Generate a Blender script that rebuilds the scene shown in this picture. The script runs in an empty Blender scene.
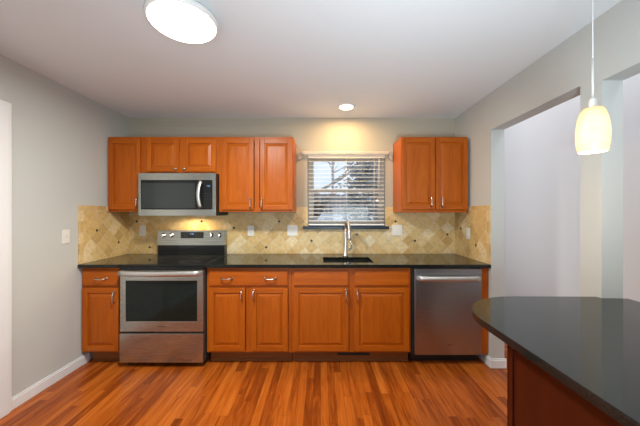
import bpy, bmesh, math, random
from mathutils import Vector, Matrix
random.seed(7)
C = bpy.context.scene
COL = C.collection
PI = math.pi

# ------------------------------------------------------------------ camera, sky, lights, exposure
CAM_H, F = 1.372, 280.0
cam = bpy.data.cameras.new('camera')
cam.sensor_width = 36.0
cam.lens = F / 640.0 * 36.0
cam.clip_start = 0.02
cam.shift_x = -0.7 / 640.0
co = bpy.data.objects.new('camera', cam)
co.location = (0, 0, CAM_H)
co.rotation_euler = (PI / 2, 0, 0)
COL.objects.link(co)
C.camera = co

w = bpy.data.worlds.new('sky')
C.world = w
w.use_nodes = True
bgn = w.node_tree.nodes['Background']
bgn.inputs[0].default_value = (0.72, 0.83, 1.0, 1)
bgn.inputs[1].default_value = 0.95

C.view_settings.view_transform = 'Standard'
C.view_settings.look = 'None'
C.view_settings.gamma = 1.0
C.view_settings.use_curve_mapping = False
C.view_settings.exposure = 0.30


def area(name, loc, rot, sx, sy, power, color, spread=PI):
    l = bpy.data.lights.new(name, 'AREA')
    l.shape = 'RECTANGLE'
    l.size, l.size_y = sx, sy
    l.energy = power
    l.color = color
    l.spread = spread
    o = bpy.data.objects.new(name, l)
    o.location = loc
    o.rotation_euler = rot
    COL.objects.link(o)
    return o


# daylight of the door behind the camera, then added rear and hall fills
area('daylight_patio_door', (-0.75, -2.55, 1.1), (math.radians(112), 0, 0), 1.7, 1.9, 42, (0.74, 0.90, 1.0))
area('rear_daylight_fill', (1.0, -2.55, 1.45), (math.radians(112), 0, 0), 1.2, 1.2, 22, (0.74, 0.90, 1.0))  # extra unseen fill; the rear wall has no such window
area('hall_end_fill', (1.98, -2.5, 1.5), (PI / 2, 0, 0), 0.6, 1.9, 14, (1.0, 0.97, 0.93))  # added fill at the hall's near end, with no window behind it
area('hall_wall_fill', (1.66, 3.1, 1.45), (PI / 2, 0, -PI / 2), 1.25, 2.3, 5.2, (1.0, 0.975, 0.95))  # unseen fill hidden behind the kitchen wall to brighten the hall wall
area('hall_top_fill', (2.0, 1.6, 2.88), (0, 0, 0), 0.35, 4.0, 12, (0.95, 0.96, 1.0))  # added overhead fill for the hall; no fixture is modelled
# an unseen fill added behind the camera, washing the ceiling
area('ceiling_wash_fill', (0.30, -0.25, 0.95), (math.radians(136), 0, math.radians(-6)), 0.45, 0.45, 18.5, (0.74, 0.90, 1.0), math.radians(110))

# ------------------------------------------------------------------ geometry helpers
ORIG = {}


def box(bm, x0, x1, y0, y1, z0, z1, mi=0, bev=0.0, seg=2):
    t = bmesh.new()
    vs = [t.verts.new(p) for p in ((x0, y0, z0), (x1, y0, z0), (x1, y1, z0), (x0, y1, z0),
                                   (x0, y0, z1), (x1, y0, z1), (x1, y1, z1), (x0, y1, z1))]
    for f in ((3, 2, 1, 0), (4, 5, 6, 7), (0, 1, 5, 4), (1, 2, 6, 5), (2, 3, 7, 6), (3, 0, 4, 7)):
        t.faces.new([vs[i] for i in f])
    if bev > 0:
        bmesh.ops.bevel(t, geom=t.edges[:], offset=bev, segments=seg, profile=0.5, affect='EDGES')
    merge(bm, t, mi)


def merge(bm, t, mi=0):
    m = {}
    for v in t.verts:
        m[v] = bm.verts.new(v.co)
    for f in t.faces:
        try:
            nf = bm.faces.new([m[v] for v in f.verts])
            nf.material_index = mi
            nf.smooth = f.smooth
        except ValueError:
            pass
    t.free()


def tube(bm, pts, r, n=12, mi=0, cap=True, squash=None):
    """tube along pts; r a number or a list; squash=(axis vector, factor)"""
    pts = [Vector(p) for p in pts]
    rs = r if isinstance(r, (list, tuple)) else [r] * len(pts)
    rings = []
    prev = None
    for i, p in enumerate(pts):
        d = (pts[min(i + 1, len(pts) - 1)] - pts[max(i - 1, 0)]).normalized()
        if prev is None:
            a = Vector((0, 0, 1)) if abs(d.z) < 0.9 else Vector((1, 0, 0))
            u = d.cross(a).normalized()
        else:
            u = (prev - d * prev.dot(d)).normalized()
        prev = u
        v = d.cross(u)
        ring = []
        for k in range(n):
            a = 2 * PI * k / n
            off = (u * math.cos(a) + v * math.sin(a)) * rs[i]
            if squash:
                ax, f = squash
                ax = Vector(ax)
                off = off + ax * (off.dot(ax) * (f - 1))
            ring.append(bm.verts.new(p + off))
        rings.append(ring)
    for a, b in zip(rings, rings[1:]):
        for k in range(n):
            f = bm.faces.new((a[k], a[(k + 1) % n], b[(k + 1) % n], b[k]))
            f.smooth = True
            f.material_index = mi
    if cap:
        for ring, rev in ((rings[0], True), (rings[-1], False)):
            f = bm.faces.new(ring[::-1] if rev else ring)
            f.material_index = mi


def lathe(bm, prof, c, axis='z', n=40, mi=0, capa=False, capb=False):
    """prof: list of (radius, height along axis)"""
    rings = []
    for r, h in prof:
        ring = []
        for k in range(n):
            a = 2 * PI * k / n
            if axis == 'z':
                p = (c[0] + r * math.cos(a), c[1] + r * math.sin(a), c[2] + h)
            elif axis == 'y':
                p = (c[0] + r * math.cos(a), c[1] + h, c[2] + r * math.sin(a))
            else:
                p = (c[0] + h, c[1] + r * math.cos(a), c[2] + r * math.sin(a))
            ring.append(bm.verts.new(p))
        rings.append(ring)
    for a, b in zip(rings, rings[1:]):
        for k in range(n):
            f = bm.faces.new((a[k], a[(k + 1) % n], b[(k + 1) % n], b[k]))
            f.smooth = True
            f.material_index = mi
    if capa:
        f = bm.faces.new(rings[0]); f.material_index = mi
    if capb:
        f = bm.faces.new(rings[-1]); f.material_index = mi


def prism(bm, poly, z0, z1, bev=0.0, mi=0):
    t = bmesh.new()
    lo = [t.verts.new((x, y, z0)) for x, y in poly]
    hi = [t.verts.new((x, y, z1)) for x, y in poly]
    n = len(poly)
    fb = t.faces.new(lo[::-1]); ft = t.faces.new(hi)
    for i in range(n):
        t.faces.new((lo[i], lo[(i + 1) % n], hi[(i + 1) % n], hi[i]))
    if bev:
        es = [e for e in t.edges if e in ft.edges[:] or e in fb.edges[:]]
        bmesh.ops.bevel(t, geom=es, offset=bev, segments=3, profile=0.5, affect='EDGES')
    merge(bm, t, mi)


def worigin(o):
    v = Vector((0, 0, 0))
    while o is not None:
        v += o.location
        o = o.parent
    return v


def obj(name, bm, mats, parent=None, loc=None, label=None, kind=None, uvfn=None, normals=True):
    if normals:
        bmesh.ops.recalc_face_normals(bm, faces=bm.faces[:])
    me = bpy.data.meshes.new(name)
    o = bpy.data.objects.new(name, me)
    if parent is not None:
        o.parent = parent
        off = worigin(parent)
    else:
        off = Vector(loc) if loc is not None else Vector((0, 0, 0))
        o.location = off
    if uvfn:
        uv = bm.loops.layers.uv.new('UVMap')
        for f in bm.faces:
            for l in f.loops:
                l[uv].uv = uvfn(l.vert.co, f.normal)
    for v in bm.verts:
        v.co -= off
    bm.to_mesh(me)
    bm.free()
    if not isinstance(mats, (list, tuple)):
        mats = [mats]
    for m in mats:
        me.materials.append(m)
    COL.objects.link(o)
    if label:
        o['label'] = label
    if kind:
        o['kind'] = kind
    return o


def thing(name, label, cat, loc, group=None):
    o = bpy.data.objects.new(name, None)
    o.empty_display_size = 0.05
    o.location = loc
    COL.objects.link(o)
    return tag(o, label, cat, group)


def tag(o, label, cat, group=None):
    o['label'] = label
    o['category'] = cat
    if group:
        o['group'] = group
    return o


def struct(name, bm, m, **k):
    return obj(name, bm, m, kind='structure', **k)


NB = bmesh.new

# ------------------------------------------------------------------ materials


def mat(name):
    m = bpy.data.materials.new(name)
    m.use_nodes = True
    nt = m.node_tree
    return m, nt, nt.nodes['Principled BSDF'], nt.nodes, nt.links


def simple(name, col, rough=0.5, metal=0.0, spec=0.5, emis=None, estr=0.0, noise=0.0, nscale=8.0, bump=0.0):
    m, nt, b, N, L = mat(name)
    b.inputs['Base Color'].default_value = (*col, 1)
    b.inputs['Roughness'].default_value = rough
    b.inputs['Metallic'].default_value = metal
    b.inputs['Specular IOR Level'].default_value = spec
    if emis:
        b.inputs['Emission Color'].default_value = (*emis, 1)
        b.inputs['Emission Strength'].default_value = estr
    if noise or bump:
        tc = N.new('ShaderNodeTexCoord')
        n = N.new('ShaderNodeTexNoise')
        n.inputs['Scale'].default_value = nscale
        n.inputs['Detail'].default_value = 4
        L.new(tc.outputs['Object'], n.inputs['Vector'])
        if noise:
            mx = N.new('ShaderNodeMix'); mx.data_type = 'RGBA'
            mx.inputs[6].default_value = (*[c * (1 - noise) for c in col], 1)
            mx.inputs[7].default_value = (*[min(1, c * (1 + noise)) for c in col], 1)
            L.new(n.outputs['Fac'], mx.inputs[0])
            L.new(mx.outputs[2], b.inputs['Base Color'])
        if bump:
            bp = N.new('ShaderNodeBump')
            bp.inputs['Strength'].default_value = bump
            bp.inputs['Distance'].default_value = 0.002
            L.new(n.outputs['Fac'], bp.inputs['Height'])
            L.new(bp.outputs[0], b.inputs['Normal'])
    return m


def mapping(N, L, src, scale=(1, 1, 1), loc=(0, 0, 0), rot=(0, 0, 0)):
    mp = N.new('ShaderNodeMapping')
    mp.inputs['Scale'].default_value = scale
    mp.inputs['Location'].default_value = loc
    mp.inputs['Rotation'].default_value = rot
    L.new(src, mp.inputs['Vector'])
    return mp.outputs[0]


def ramp(N, L, src, stops):
    r = N.new('ShaderNodeValToRGB')
    e = r.color_ramp.elements
    while len(e) > len(stops):
        e.remove(e[-1])
    while len(e) < len(stops):
        e.new(0.5)
    for i, (p, c) in enumerate(stops):
        e[i].position = p
        e[i].color = (*c, 1)
    L.new(src, r.inputs[0])
    return r.outputs[0]


def math_node(N, L, op, a, b=None):
    n = N.new('ShaderNodeMath'); n.operation = op
    for i, v in enumerate((a, b)):
        if v is None:
            continue
        if isinstance(v, (int, float)):
            n.inputs[i].default_value = v
        else:
            L.new(v, n.inputs[i])
    return n.outputs[0]


def mixc(N, L, fac, a, b, mode='MIX'):
    n = N.new('ShaderNodeMix'); n.data_type = 'RGBA'; n.blend_type = mode
    for i, v in ((0, fac), (6, a), (7, b)):
        if isinstance(v, (int, float)):
            n.inputs[i].default_value = v
        elif isinstance(v, tuple):
            n.inputs[i].default_value = (*v, 1)
        else:
            L.new(v, n.inputs[i])
    return n.outputs[2]


def oak(name, axis, dark, mid, light, rough=0.34):
    m, nt, b, N, L = mat(name)
    tc = N.new('ShaderNodeTexCoord')
    info = N.new('ShaderNodeObjectInfo')
    add = N.new('ShaderNodeVectorMath'); add.operation = 'ADD'
    L.new(tc.outputs['Object'], add.inputs[0])
    sc = N.new('ShaderNodeVectorMath'); sc.operation = 'SCALE'
    sc.inputs[0].default_value = (7.1, 3.3, 5.7)
    L.new(info.outputs['Random'], sc.inputs['Scale'])
    L.new(sc.outputs[0], add.inputs[1])

    def st(a, c):
        s = [a, a, a]
        s['xyz'.index(axis)] = c
        return tuple(s)
    n1 = N.new('ShaderNodeTexNoise')
    n1.inputs['Scale'].default_value = 1.0
    n1.inputs['Detail'].default_value = 3
    n1.inputs['Distortion'].default_value = 0.6
    L.new(mapping(N, L, add.outputs[0], st(7, 0.7)), n1.inputs['Vector'])
    rings = math_node(N, L, 'SINE', math_node(N, L, 'MULTIPLY', n1.outputs['Fac'], 70.0))
    rings = math_node(N, L, 'ADD', math_node(N, L, 'MULTIPLY', rings, 0.05), 0.0)
    n2 = N.new('ShaderNodeTexNoise')
    n2.inputs['Scale'].default_value = 1.0
    n2.inputs['Detail'].default_value = 5
    n2.inputs['Roughness'].default_value = 0.65
    L.new(mapping(N, L, add.outputs[0], st(160, 5)), n2.inputs['Vector'])
    n3 = N.new('ShaderNodeTexNoise')
    n3.inputs['Scale'].default_value = 1.0
    n3.inputs['Detail'].default_value = 2
    L.new(mapping(N, L, add.outputs[0], st(22, 1.4)), n3.inputs['Vector'])
    s = math_node(N, L, 'ADD', math_node(N, L, 'MULTIPLY', n2.outputs['Fac'], 0.55),
                  math_node(N, L, 'MULTIPLY', n3.outputs['Fac'], 0.45))
    s = math_node(N, L, 'ADD', s, rings)
    col = ramp(N, L, s, [(0.25, dark), (0.5, mid), (0.75, light)])
    L.new(col, b.inputs['Base Color'])
    b.inputs['Roughness'].default_value = rough
    b.inputs['Specular IOR Level'].default_value = 0.25
    bp = N.new('ShaderNodeBump')
    bp.inputs['Strength'].default_value = 0.12
    bp.inputs['Distance'].default_value = 0.001
    L.new(n2.outputs['Fac'], bp.inputs['Height'])
    L.new(bp.outputs[0], b.inputs['Normal'])
    return m


OD, OM, OL = (0.30, 0.060, 0.004), (0.42, 0.090, 0.004), (0.50, 0.126, 0.007)
OAKV = oak('honey_oak_vertical', 'z', OD, OM, OL)
OAKH = oak('honey_oak_horizontal', 'x', OD, OM, OL)
TOEM = oak('shaded_toe_board', 'x', (0.16, 0.045, 0.012), (0.22, 0.065, 0.016), (0.26, 0.085, 0.022), 0.4)  # browner oak, with the shade under the overhang put in the colour
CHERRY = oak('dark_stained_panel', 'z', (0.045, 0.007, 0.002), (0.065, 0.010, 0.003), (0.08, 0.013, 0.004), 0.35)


def steel(name, axis, col=(0.45, 0.465, 0.43), rough=0.27):
    m, nt, b, N, L = mat(name)
    tc = N.new('ShaderNodeTexCoord')
    s = [600, 600, 600]
    s['xyz'.index(axis)] = 3
    n = N.new('ShaderNodeTexNoise')
    n.inputs['Scale'].default_value = 1
    n.inputs['Detail'].default_value = 2
    L.new(mapping(N, L, tc.outputs['Object'], tuple(s)), n.inputs['Vector'])
    b.inputs['Base Color'].default_value = (*col, 1)
    b.inputs['Metallic'].default_value = 1
    r = math_node(N, L, 'ADD', math_node(N, L, 'MULTIPLY', n.outputs['Fac'], 0.14), rough - 0.07)
    L.new(r, b.inputs['Roughness'])
    bp = N.new('ShaderNodeBump')
    bp.inputs['Strength'].default_value = 0.05
    bp.inputs['Distance'].default_value = 0.0004
    L.new(n.outputs['Fac'], bp.inputs['Height'])
    L.new(bp.outputs[0], b.inputs['Normal'])
    return m


STEEL = steel('brushed_stainless', 'x')
STEELD = steel('brushed_stainless_slate', 'x', (0.42, 0.43, 0.45), 0.30)
CHROME = simple('polished_handle_steel', (0.72, 0.71, 0.69), 0.18, 1.0)
NICKEL = simple('satin_nickel', (0.66, 0.60, 0.52), 0.26, 1.0)
HANDST = simple('appliance_handle_steel', (0.66, 0.65, 0.62), 0.38, 1.0)
BLACKGL = simple('black_glass', (0.012, 0.013, 0.013), 0.05, 0, 0.3)
OVENGL = simple('oven_window_glass', (0.008, 0.013, 0.011), 0.06, 0, 0.28)
SCREEN = simple('microwave_door_screen', (0.028, 0.034, 0.033), 0.10, 0, 0.5)
BLACKPL = simple('black_plastic', (0.012, 0.012, 0.012), 0.4)
DARKMET = simple('dark_appliance_body', (0.03, 0.03, 0.03), 0.5)
WHITEPL = simple('white_plastic', (0.78, 0.76, 0.70), 0.35)
ALMOND = simple('switch_plate_white', (0.74, 0.72, 0.68), 0.35)
SLOT = simple('dark_slot', (0.05, 0.045, 0.04), 0.6)
TRIMW = simple('white_trim_paint', (0.80, 0.80, 0.80), 0.3)
CEIL = simple('ceiling_paint', (0.765, 0.80, 0.81), 0.9, bump=0.1, nscale=180)
WALL = simple('greige_wall_paint', (0.54, 0.552, 0.525), 0.85, bump=0.12, nscale=160)
WALLB = simple('beige_wall_paint', (0.43, 0.385, 0.30), 0.85, bump=0.12, nscale=160)
WALLH = simple('pale_grey_wall_paint', (0.62, 0.62, 0.64), 0.85, bump=0.12, nscale=160)
BLUEGL = simple('blue_display', (0.05, 0.1, 0.25), 0.3, emis=(0.25, 0.55, 1.0), estr=0.7)
VINYL = simple('window_vinyl', (0.44, 0.385, 0.32), 0.4)
SLATM = simple('blind_slat_white', (0.85, 0.84, 0.82), 0.4)
VALM = simple('valance_cream', (0.62, 0.55, 0.44), 0.45)
ACCENT = simple('dark_accent_insert', (0.035, 0.018, 0.01), 0.35)
SINKM = simple('black_composite', (0.012, 0.012, 0.013), 0.45)
SILLST = simple('dark_blue_black_stone', (0.010, 0.018, 0.032), 0.3, 0, 0.3)
RUBBER = simple('black_shadow_gasket', (0.01, 0.01, 0.01), 0.7)


def granite(name, base=(0.010, 0.011, 0.010), fleck=(0.04, 0.042, 0.03), rough=0.07):
    m, nt, b, N, L = mat(name)
    tc = N.new('ShaderNodeTexCoord')
    n = N.new('ShaderNodeTexNoise'); n.inputs['Scale'].default_value = 260; n.inputs['Detail'].default_value = 2
    L.new(tc.outputs['Object'], n.inputs['Vector'])
    v = N.new('ShaderNodeTexVoronoi'); v.inputs['Scale'].default_value = 420
    L.new(tc.outputs['Object'], v.inputs['Vector'])
    c1 = ramp(N, L, n.outputs['Fac'], [(0.0, base), (0.52, base), (0.72, fleck)])
    c2 = mixc(N, L, 0.35, c1, ramp(N, L, v.outputs['Color'], [(0.0, base), (0.8, base), (0.95, fleck)]))
    L.new(c2, b.inputs['Base Color'])
    b.inputs['Roughness'].default_value = rough
    b.inputs['Specular IOR Level'].default_value = 0.38
    return m


GRANITE = granite('black_granite')


def tile_mat(name, d):
    """diagonal tumbled travertine; UV in metres, lattice origin at uv 0"""
    m, nt, b, N, L = mat(name)
    uv = N.new('ShaderNodeUVMap')
    tc = N.new('ShaderNodeTexCoord')
    sep = N.new('ShaderNodeSeparateXYZ')
    L.new(uv.outputs[0], sep.inputs[0])
    u, v = sep.outputs[0], sep.outputs[1]
    if d:
        h = 0.0725
        p = math_node(N, L, 'DIVIDE', math_node(N, L, 'ADD', u, v), 2 * h)
        q = math_node(N, L, 'DIVIDE', math_node(N, L, 'SUBTRACT', u, v), 2 * h)
    else:
        p = math_node(N, L, 'DIVIDE', u, 0.10)
        q = math_node(N, L, 'DIVIDE', v, 0.10)
    fp, fq = math_node(N, L, 'FLOOR', p), math_node(N, L, 'FLOOR', q)
    cb = N.new('ShaderNodeCombineXYZ')
    L.new(fp, cb.inputs[0]); L.new(fq, cb.inputs[1])
    wn = N.new('ShaderNodeTexWhiteNoise'); wn.noise_dimensions = '3D'
    L.new(cb.outputs[0], wn.inputs['Vector'])
    base = ramp(N, L, wn.outputs['Value'], [(0.0, (0.54, 0.34, 0.12)), (0.25, (0.64, 0.43, 0.17)),
                                           (0.6, (0.68, 0.48, 0.21)), (0.85, (0.73, 0.55, 0.28)), (1.0, (0.77, 0.62, 0.38))])
    n = N.new('ShaderNodeTexNoise'); n.inputs['Scale'].default_value = 34; n.inputs['Detail'].default_value = 6
    L.new(tc.outputs['Object'], n.inputs['Vector'])
    mott = ramp(N, L, n.outputs['Fac'], [(0.3, (0.86, 0.83, 0.78)), (0.6, (1.05, 1.05, 1.05))])
    base = mixc(N, L, 1.0, base, mott, 'MULTIPLY')
    ep = math_node(N, L, 'ABSOLUTE', math_node(N, L, 'SUBTRACT', math_node(N, L, 'FRACT', p), 0.5))
    eq = math_node(N, L, 'ABSOLUTE', math_node(N, L, 'SUBTRACT', math_node(N, L, 'FRACT', q), 0.5))
    e = math_node(N, L, 'MAXIMUM', ep, eq)
    g = ramp(N, L, e, [(0.462, (0, 0, 0)), (0.482, (1, 1, 1))])
    col = mixc(N, L, g, base, (0.62, 0.49, 0.31))
    L.new(col, b.inputs['Base Color'])
    b.inputs['Roughness'].default_value = 0.42
    bp = N.new('ShaderNodeBump'); bp.invert = True
    bp.inputs['Strength'].default_value = 0.4
    bp.inputs['Distance'].default_value = 0.002
    L.new(g, bp.inputs['Height'])
    L.new(bp.outputs[0], b.inputs['Normal'])
    return m


TILE = tile_mat('diagonal_travertine', True)
TILEB = tile_mat('travertine_border', False)


def floor_mat():
    m, nt, b, N, L = mat('red_oak_strip_floor')
    tc = N.new('ShaderNodeTexCoord')
    sep = N.new('ShaderNodeSeparateXYZ')
    L.new(tc.outputs['Object'], sep.inputs[0])
    PW, PL = 0.0572, 0.95
    px = math_node(N, L, 'DIVIDE', sep.outputs[0], PW)
    row = math_node(N, L, 'FLOOR', px)
    w0 = N.new('ShaderNodeTexWhiteNoise'); w0.noise_dimensions = '1D'
    L.new(row, w0.inputs['W'])
    py = math_node(N, L, 'ADD', math_node(N, L, 'DIVIDE', sep.outputs[1], PL), math_node(N, L, 'MULTIPLY', w0.outputs['Value'], 7.3))
    idx = math_node(N, L, 'FLOOR', py)
    cb = N.new('ShaderNodeCombineXYZ')
    L.new(row, cb.inputs[0]); L.new(idx, cb.inputs[1])
    wn = N.new('ShaderNodeTexWhiteNoise'); wn.noise_dimensions = '3D'
    L.new(cb.outputs[0], wn.inputs['Vector'])
    ex = math_node(N, L, 'ABSOLUTE', math_node(N, L, 'SUBTRACT', math_node(N, L, 'FRACT', px), 0.5))
    ey = math_node(N, L, 'ABSOLUTE', math_node(N, L, 'SUBTRACT', math_node(N, L, 'FRACT', py), 0.5))
    gap = math_node(N, L, 'MAXIMUM', math_node(N, L, 'GREATER_THAN', ex, 0.485), math_node(N, L, 'GREATER_THAN', ey, 0.4988))
    off = N.new('ShaderNodeVectorMath'); off.operation = 'MULTIPLY_ADD'
    L.new(wn.outputs['Color'], off.inputs[0])
    off.inputs[1].default_value = (9, 9, 9)
    L.new(tc.outputs['Object'], off.inputs[2])
    n1 = N.new('ShaderNodeTexNoise'); n1.inputs['Scale'].default_value = 1
    n1.inputs['Detail'].default_value = 4; n1.inputs['Distortion'].default_value = 0.8
    L.new(mapping(N, L, off.outputs[0], (34, 2.6, 1)), n1.inputs['Vector'])
    n2 = N.new('ShaderNodeTexNoise'); n2.inputs['Scale'].default_value = 1; n2.inputs['Detail'].default_value = 3
    L.new(mapping(N, L, off.outputs[0], (230, 9, 1)), n2.inputs['Vector'])
    s = math_node(N, L, 'ADD', math_node(N, L, 'MULTIPLY', n1.outputs['Fac'], 0.55),
                  math_node(N, L, 'MULTIPLY', n2.outputs['Fac'], 0.25))
    s = math_node(N, L, 'ADD', s, math_node(N, L, 'MULTIPLY', wn.outputs['Value'], 0.27))
    col = ramp(N, L, s, [(0.28, (0.14, 0.026, 0.004)), (0.45, (0.25, 0.050, 0.006)),
                         (0.58, (0.40, 0.092, 0.010)), (0.75, (0.54, 0.15, 0.02))])
    col = mixc(N, L, math_node(N, L, 'MULTIPLY', gap, 0.7), col, (0.09, 0.02, 0.006))
    L.new(col, b.inputs['Base Color'])
    b.inputs['Roughness'].default_value = 0.25
    b.inputs['Specular IOR Level'].default_value = 0.25
    bp = N.new('ShaderNodeBump'); bp.inputs['Strength'].default_value = 0.15
    bp.inputs['Distance'].default_value = 0.001; bp.invert = True
    L.new(gap, bp.inputs['Height'])
    L.new(bp.outputs[0], b.inputs['Normal'])
    return m


FLOORM = floor_mat()


def glass_mat():
    m = bpy.data.materials.new('window_glass')
    m.use_nodes = True
    nt = m.node_tree; N = nt.nodes; L = nt.links
    N.remove(N['Principled BSDF'])
    out = N['Material Output']
    t = N.new('ShaderNodeBsdfTransparent'); t.inputs[0].default_value = (0.96, 0.98, 0.98, 1)
    g = N.new('ShaderNodeBsdfGlossy'); g.inputs['Roughness'].default_value = 0.02
    fr = N.new('ShaderNodeFresnel'); fr.inputs[0].default_value = 1.45
    mx = N.new('ShaderNodeMixShader')
    L.new(fr.outputs[0], mx.inputs[0]); L.new(t.outputs[0], mx.inputs[1]); L.new(g.outputs[0], mx.inputs[2])
    L.new(mx.outputs[0], out.inputs[0])
    return m


GLASS = glass_mat()


def shade_mat():
    m = bpy.data.materials.new('amber_swirl_glass')
    m.use_nodes = True
    nt = m.node_tree; N = nt.nodes; L = nt.links
    b = N['Principled BSDF']
    out = N['Material Output']
    tc = N.new('ShaderNodeTexCoord')
    n = N.new('ShaderNodeTexNoise'); n.inputs['Scale'].default_value = 1; n.inputs['Detail'].default_value = 3
    n.inputs['Distortion'].default_value = 1.0
    L.new(mapping(N, L, tc.outputs['Object'], (6, 6, 60)), n.inputs['Vector'])
    c = ramp(N, L, n.outputs['Fac'], [(0.3, (0.93, 0.74, 0.48)), (0.7, (0.95, 0.82, 0.60))])
    L.new(c, b.inputs['Base Color'])
    b.inputs['Roughness'].default_value = 0.25
    tr = N.new('ShaderNodeBsdfTranslucent')
    L.new(c, tr.inputs[0])
    mx = N.new('ShaderNodeMixShader'); mx.inputs[0].default_value = 0.5
    L.new(b.outputs[0], mx.inputs[1]); L.new(tr.outputs[0], mx.inputs[2])
    L.new(c, b.inputs['Emission Color'])
    b.inputs['Emission Strength'].default_value = 0.1
    L.new(mx.outputs[0], out.inputs[0])
    return m


SHADE = shade_mat()
DISC = simple('lit_white_diffuser', (0.9, 0.9, 0.88), 0.4, emis=(1.0, 0.94, 0.84), estr=6.0)
LENS = simple('lit_recessed_lens', (0.9, 0.88, 0.8), 0.4, emis=(1.0, 0.82, 0.55), estr=7.0)
COOKLENS = simple('lit_cooktop_lens', (0.9, 0.85, 0.7), 0.4, emis=(1.0, 0.75, 0.42), estr=3.0)
BULB = simple('warm_bulb', (1, 0.9, 0.7), 0.4, emis=(1.0, 0.78, 0.45), estr=14.0)
BARK = simple('grey_bark', (0.36, 0.34, 0.33), 0.9, noise=0.3, nscale=14)
NEEDLE = simple('dark_evergreen_needles', (0.33, 0.335, 0.32), 0.9, noise=0.5, nscale=9)
SNOW = simple('snow', (0.82, 0.84, 0.88), 0.8, noise=0.04, nscale=2)
SHRUBM = simple('dormant_twigs', (0.20, 0.165, 0.125), 0.9, noise=0.5, nscale=6)
FENCEM = simple('weathered_fence_board', (0.30, 0.28, 0.26), 0.85, noise=0.3, nscale=5)

# ------------------------------------------------------------------ room shell
YB, XL, XR, CH = 3.146, -2.156, 1.511, 2.44
WT = 0.116                       # wall thickness
YREAR = -2.6
XH = 2.35                        # hall wall

bm = NB(); box(bm, XL - 0.15, XH + 0.15, YREAR - 0.15, 3.95, -0.06, 0.0)
struct('floor', bm, FLOORM)
bm = NB()
box(bm, XL - 0.15, XR + WT, YREAR - 0.15, YB + WT, CH, CH + 0.08)
struct('ceiling', bm, CEIL)
bm = NB(); box(bm, XR + WT, XH + 0.15, YREAR - 0.15, 3.95, 2.9, 2.98)
struct('ceiling_hall', bm, CEIL)

# back wall with the window hole
WX0, WX1, WZ0, WZ1 = -0.145, 0.722, 1.226, 2.03
bm = NB()
box(bm, XL - 0.12, WX0, YB, YB + WT, 0, CH)
box(bm, WX1, XR + WT, YB, YB + WT, 0, CH)
box(bm, WX0, WX1, YB, YB + WT, 0, WZ0)
box(bm, WX0, WX1, YB, YB + WT, WZ1, CH)
struct('wall_back', bm, WALLB)

# left wall with the door opening
DY0, DY1, DZ = 1.01, 1.835, 2.025
bm = NB()
box(bm, XL - 0.12, XL, DY1, YB, 0, CH)
box(bm, XL - 0.12, XL, YREAR, DY0, 0, CH)
box(bm, XL - 0.12, XL, DY0, DY1, DZ, CH)
struct('wall_left', bm, WALL)

# right wall: far piece, wide opening, post, bar opening over a knee wall
J1, P1, P0, OB = 2.481, 1.63, 1.506, -0.40
H1, H2 = 2.112, 2.085
bm = NB()
box(bm, XR, XR + WT, J1, YB, 0, CH)
box(bm, XR, XR + WT, P1, J1, H1, CH)
box(bm, XR, XR + WT, P0, P1, 0, CH)
box(bm, XR, XR + WT, OB, P0, H2, CH)
box(bm, XR, XR + WT, OB, P0, 0, 0.882)
box(bm, XR, XR + WT, YREAR, OB, 0, CH)
struct('wall_right', bm, WALL)
bm = NB()
box(bm, XR, XR + WT, J1 - 0.0, YB + WT, CH, 2.9)
box(bm, XR, XR + WT, YREAR, J1, CH + 0.08, 2.9)
struct('wall_hall_upper', bm, WALLH)
bm = NB(); box(bm, XH, XH + 0.12, YREAR, 3.9, 0, 2.9); struct('wall_hall_side', bm, WALLH)
bm = NB(); box(bm, XR + WT, XH, 3.8, 3.9, 0, 2.9); box(bm, XR, XR + WT, YB + WT, 3.9, 0, 2.9)
struct('wall_hall_end', bm, WALLH)
bm = NB()
box(bm, XL - 0.12, XH + 0.12, YREAR - 0.12, YREAR, 0, CH)
box(bm, XR + WT, XH + 0.12, YREAR - 0.12, YREAR, CH, 2.9)
struct('wall_rear', bm, WALL)

# baseboards


def baseboard(name, segs):
    bm = NB()
    for (x0, x1, y0, y1) in segs:
        box(bm, x0, x1, y0, y1, 0.0, 0.072, 0, 0.004)
        # thinner cap and shoe
        ins = 0.004
        box(bm, x0 + (ins if x1 - x0 < 0.05 and x0 > 0 else 0), x1 - (ins if x1 - x0 < 0.05 and x0 < 0 else 0),
            y0 + (ins if y1 - y0 < 0.05 else 0), y1, 0.072, 0.085, 0, 0.003)
    struct(name, bm, TRIMW)


baseboard('baseboard_left', [(XL, XL + 0.014, 1.942, 2.600), (XL, XL + 0.014, YREAR, 0.90)])
baseboard('baseboard_right', [(XR - 0.014, XR, J1 - 0.014, 3.0), (XR, XR + WT + 0.014, J1 - 0.014, J1)])

# door_1: casing and slab on the left wall
bm = NB()
for (y0, y1) in ((DY1 - 0.005, DY1 + 0.105), (DY0 - 0.105, DY0 + 0.005)):
    box(bm, XL, XL + 0.018, y0, y1, 0.0, DZ + 0.105, 0, 0.004)
    box(bm, XL + 0.018, XL + 0.026, y0 + 0.02, y1 - 0.02, 0.0, DZ + 0.085, 0, 0.004)
box(bm, XL, XL + 0.018, DY0 - 0.005, DY1 + 0.005, DZ - 0.005, DZ + 0.105, 0, 0.004)
box(bm, XL + 0.018, XL + 0.026, DY0 - 0.005, DY1 + 0.005, DZ + 0.015, DZ + 0.085, 0, 0.004)
box(bm, XL - 0.12, XL, DY1 - 0.018, DY1, 0, DZ)
box(bm, XL - 0.12, XL, DY0, DY0 + 0.018, 0, DZ)
box(bm, XL - 0.12, XL, DY0, DY1, DZ - 0.018, DZ)
d1 = struct('door_1', bm, TRIMW)
bm = NB()
box(bm, XL - 0.075, XL - 0.04, DY0 + 0.02, DY1 - 0.02, 0.008, DZ - 0.02, 0, 0.003)
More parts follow.
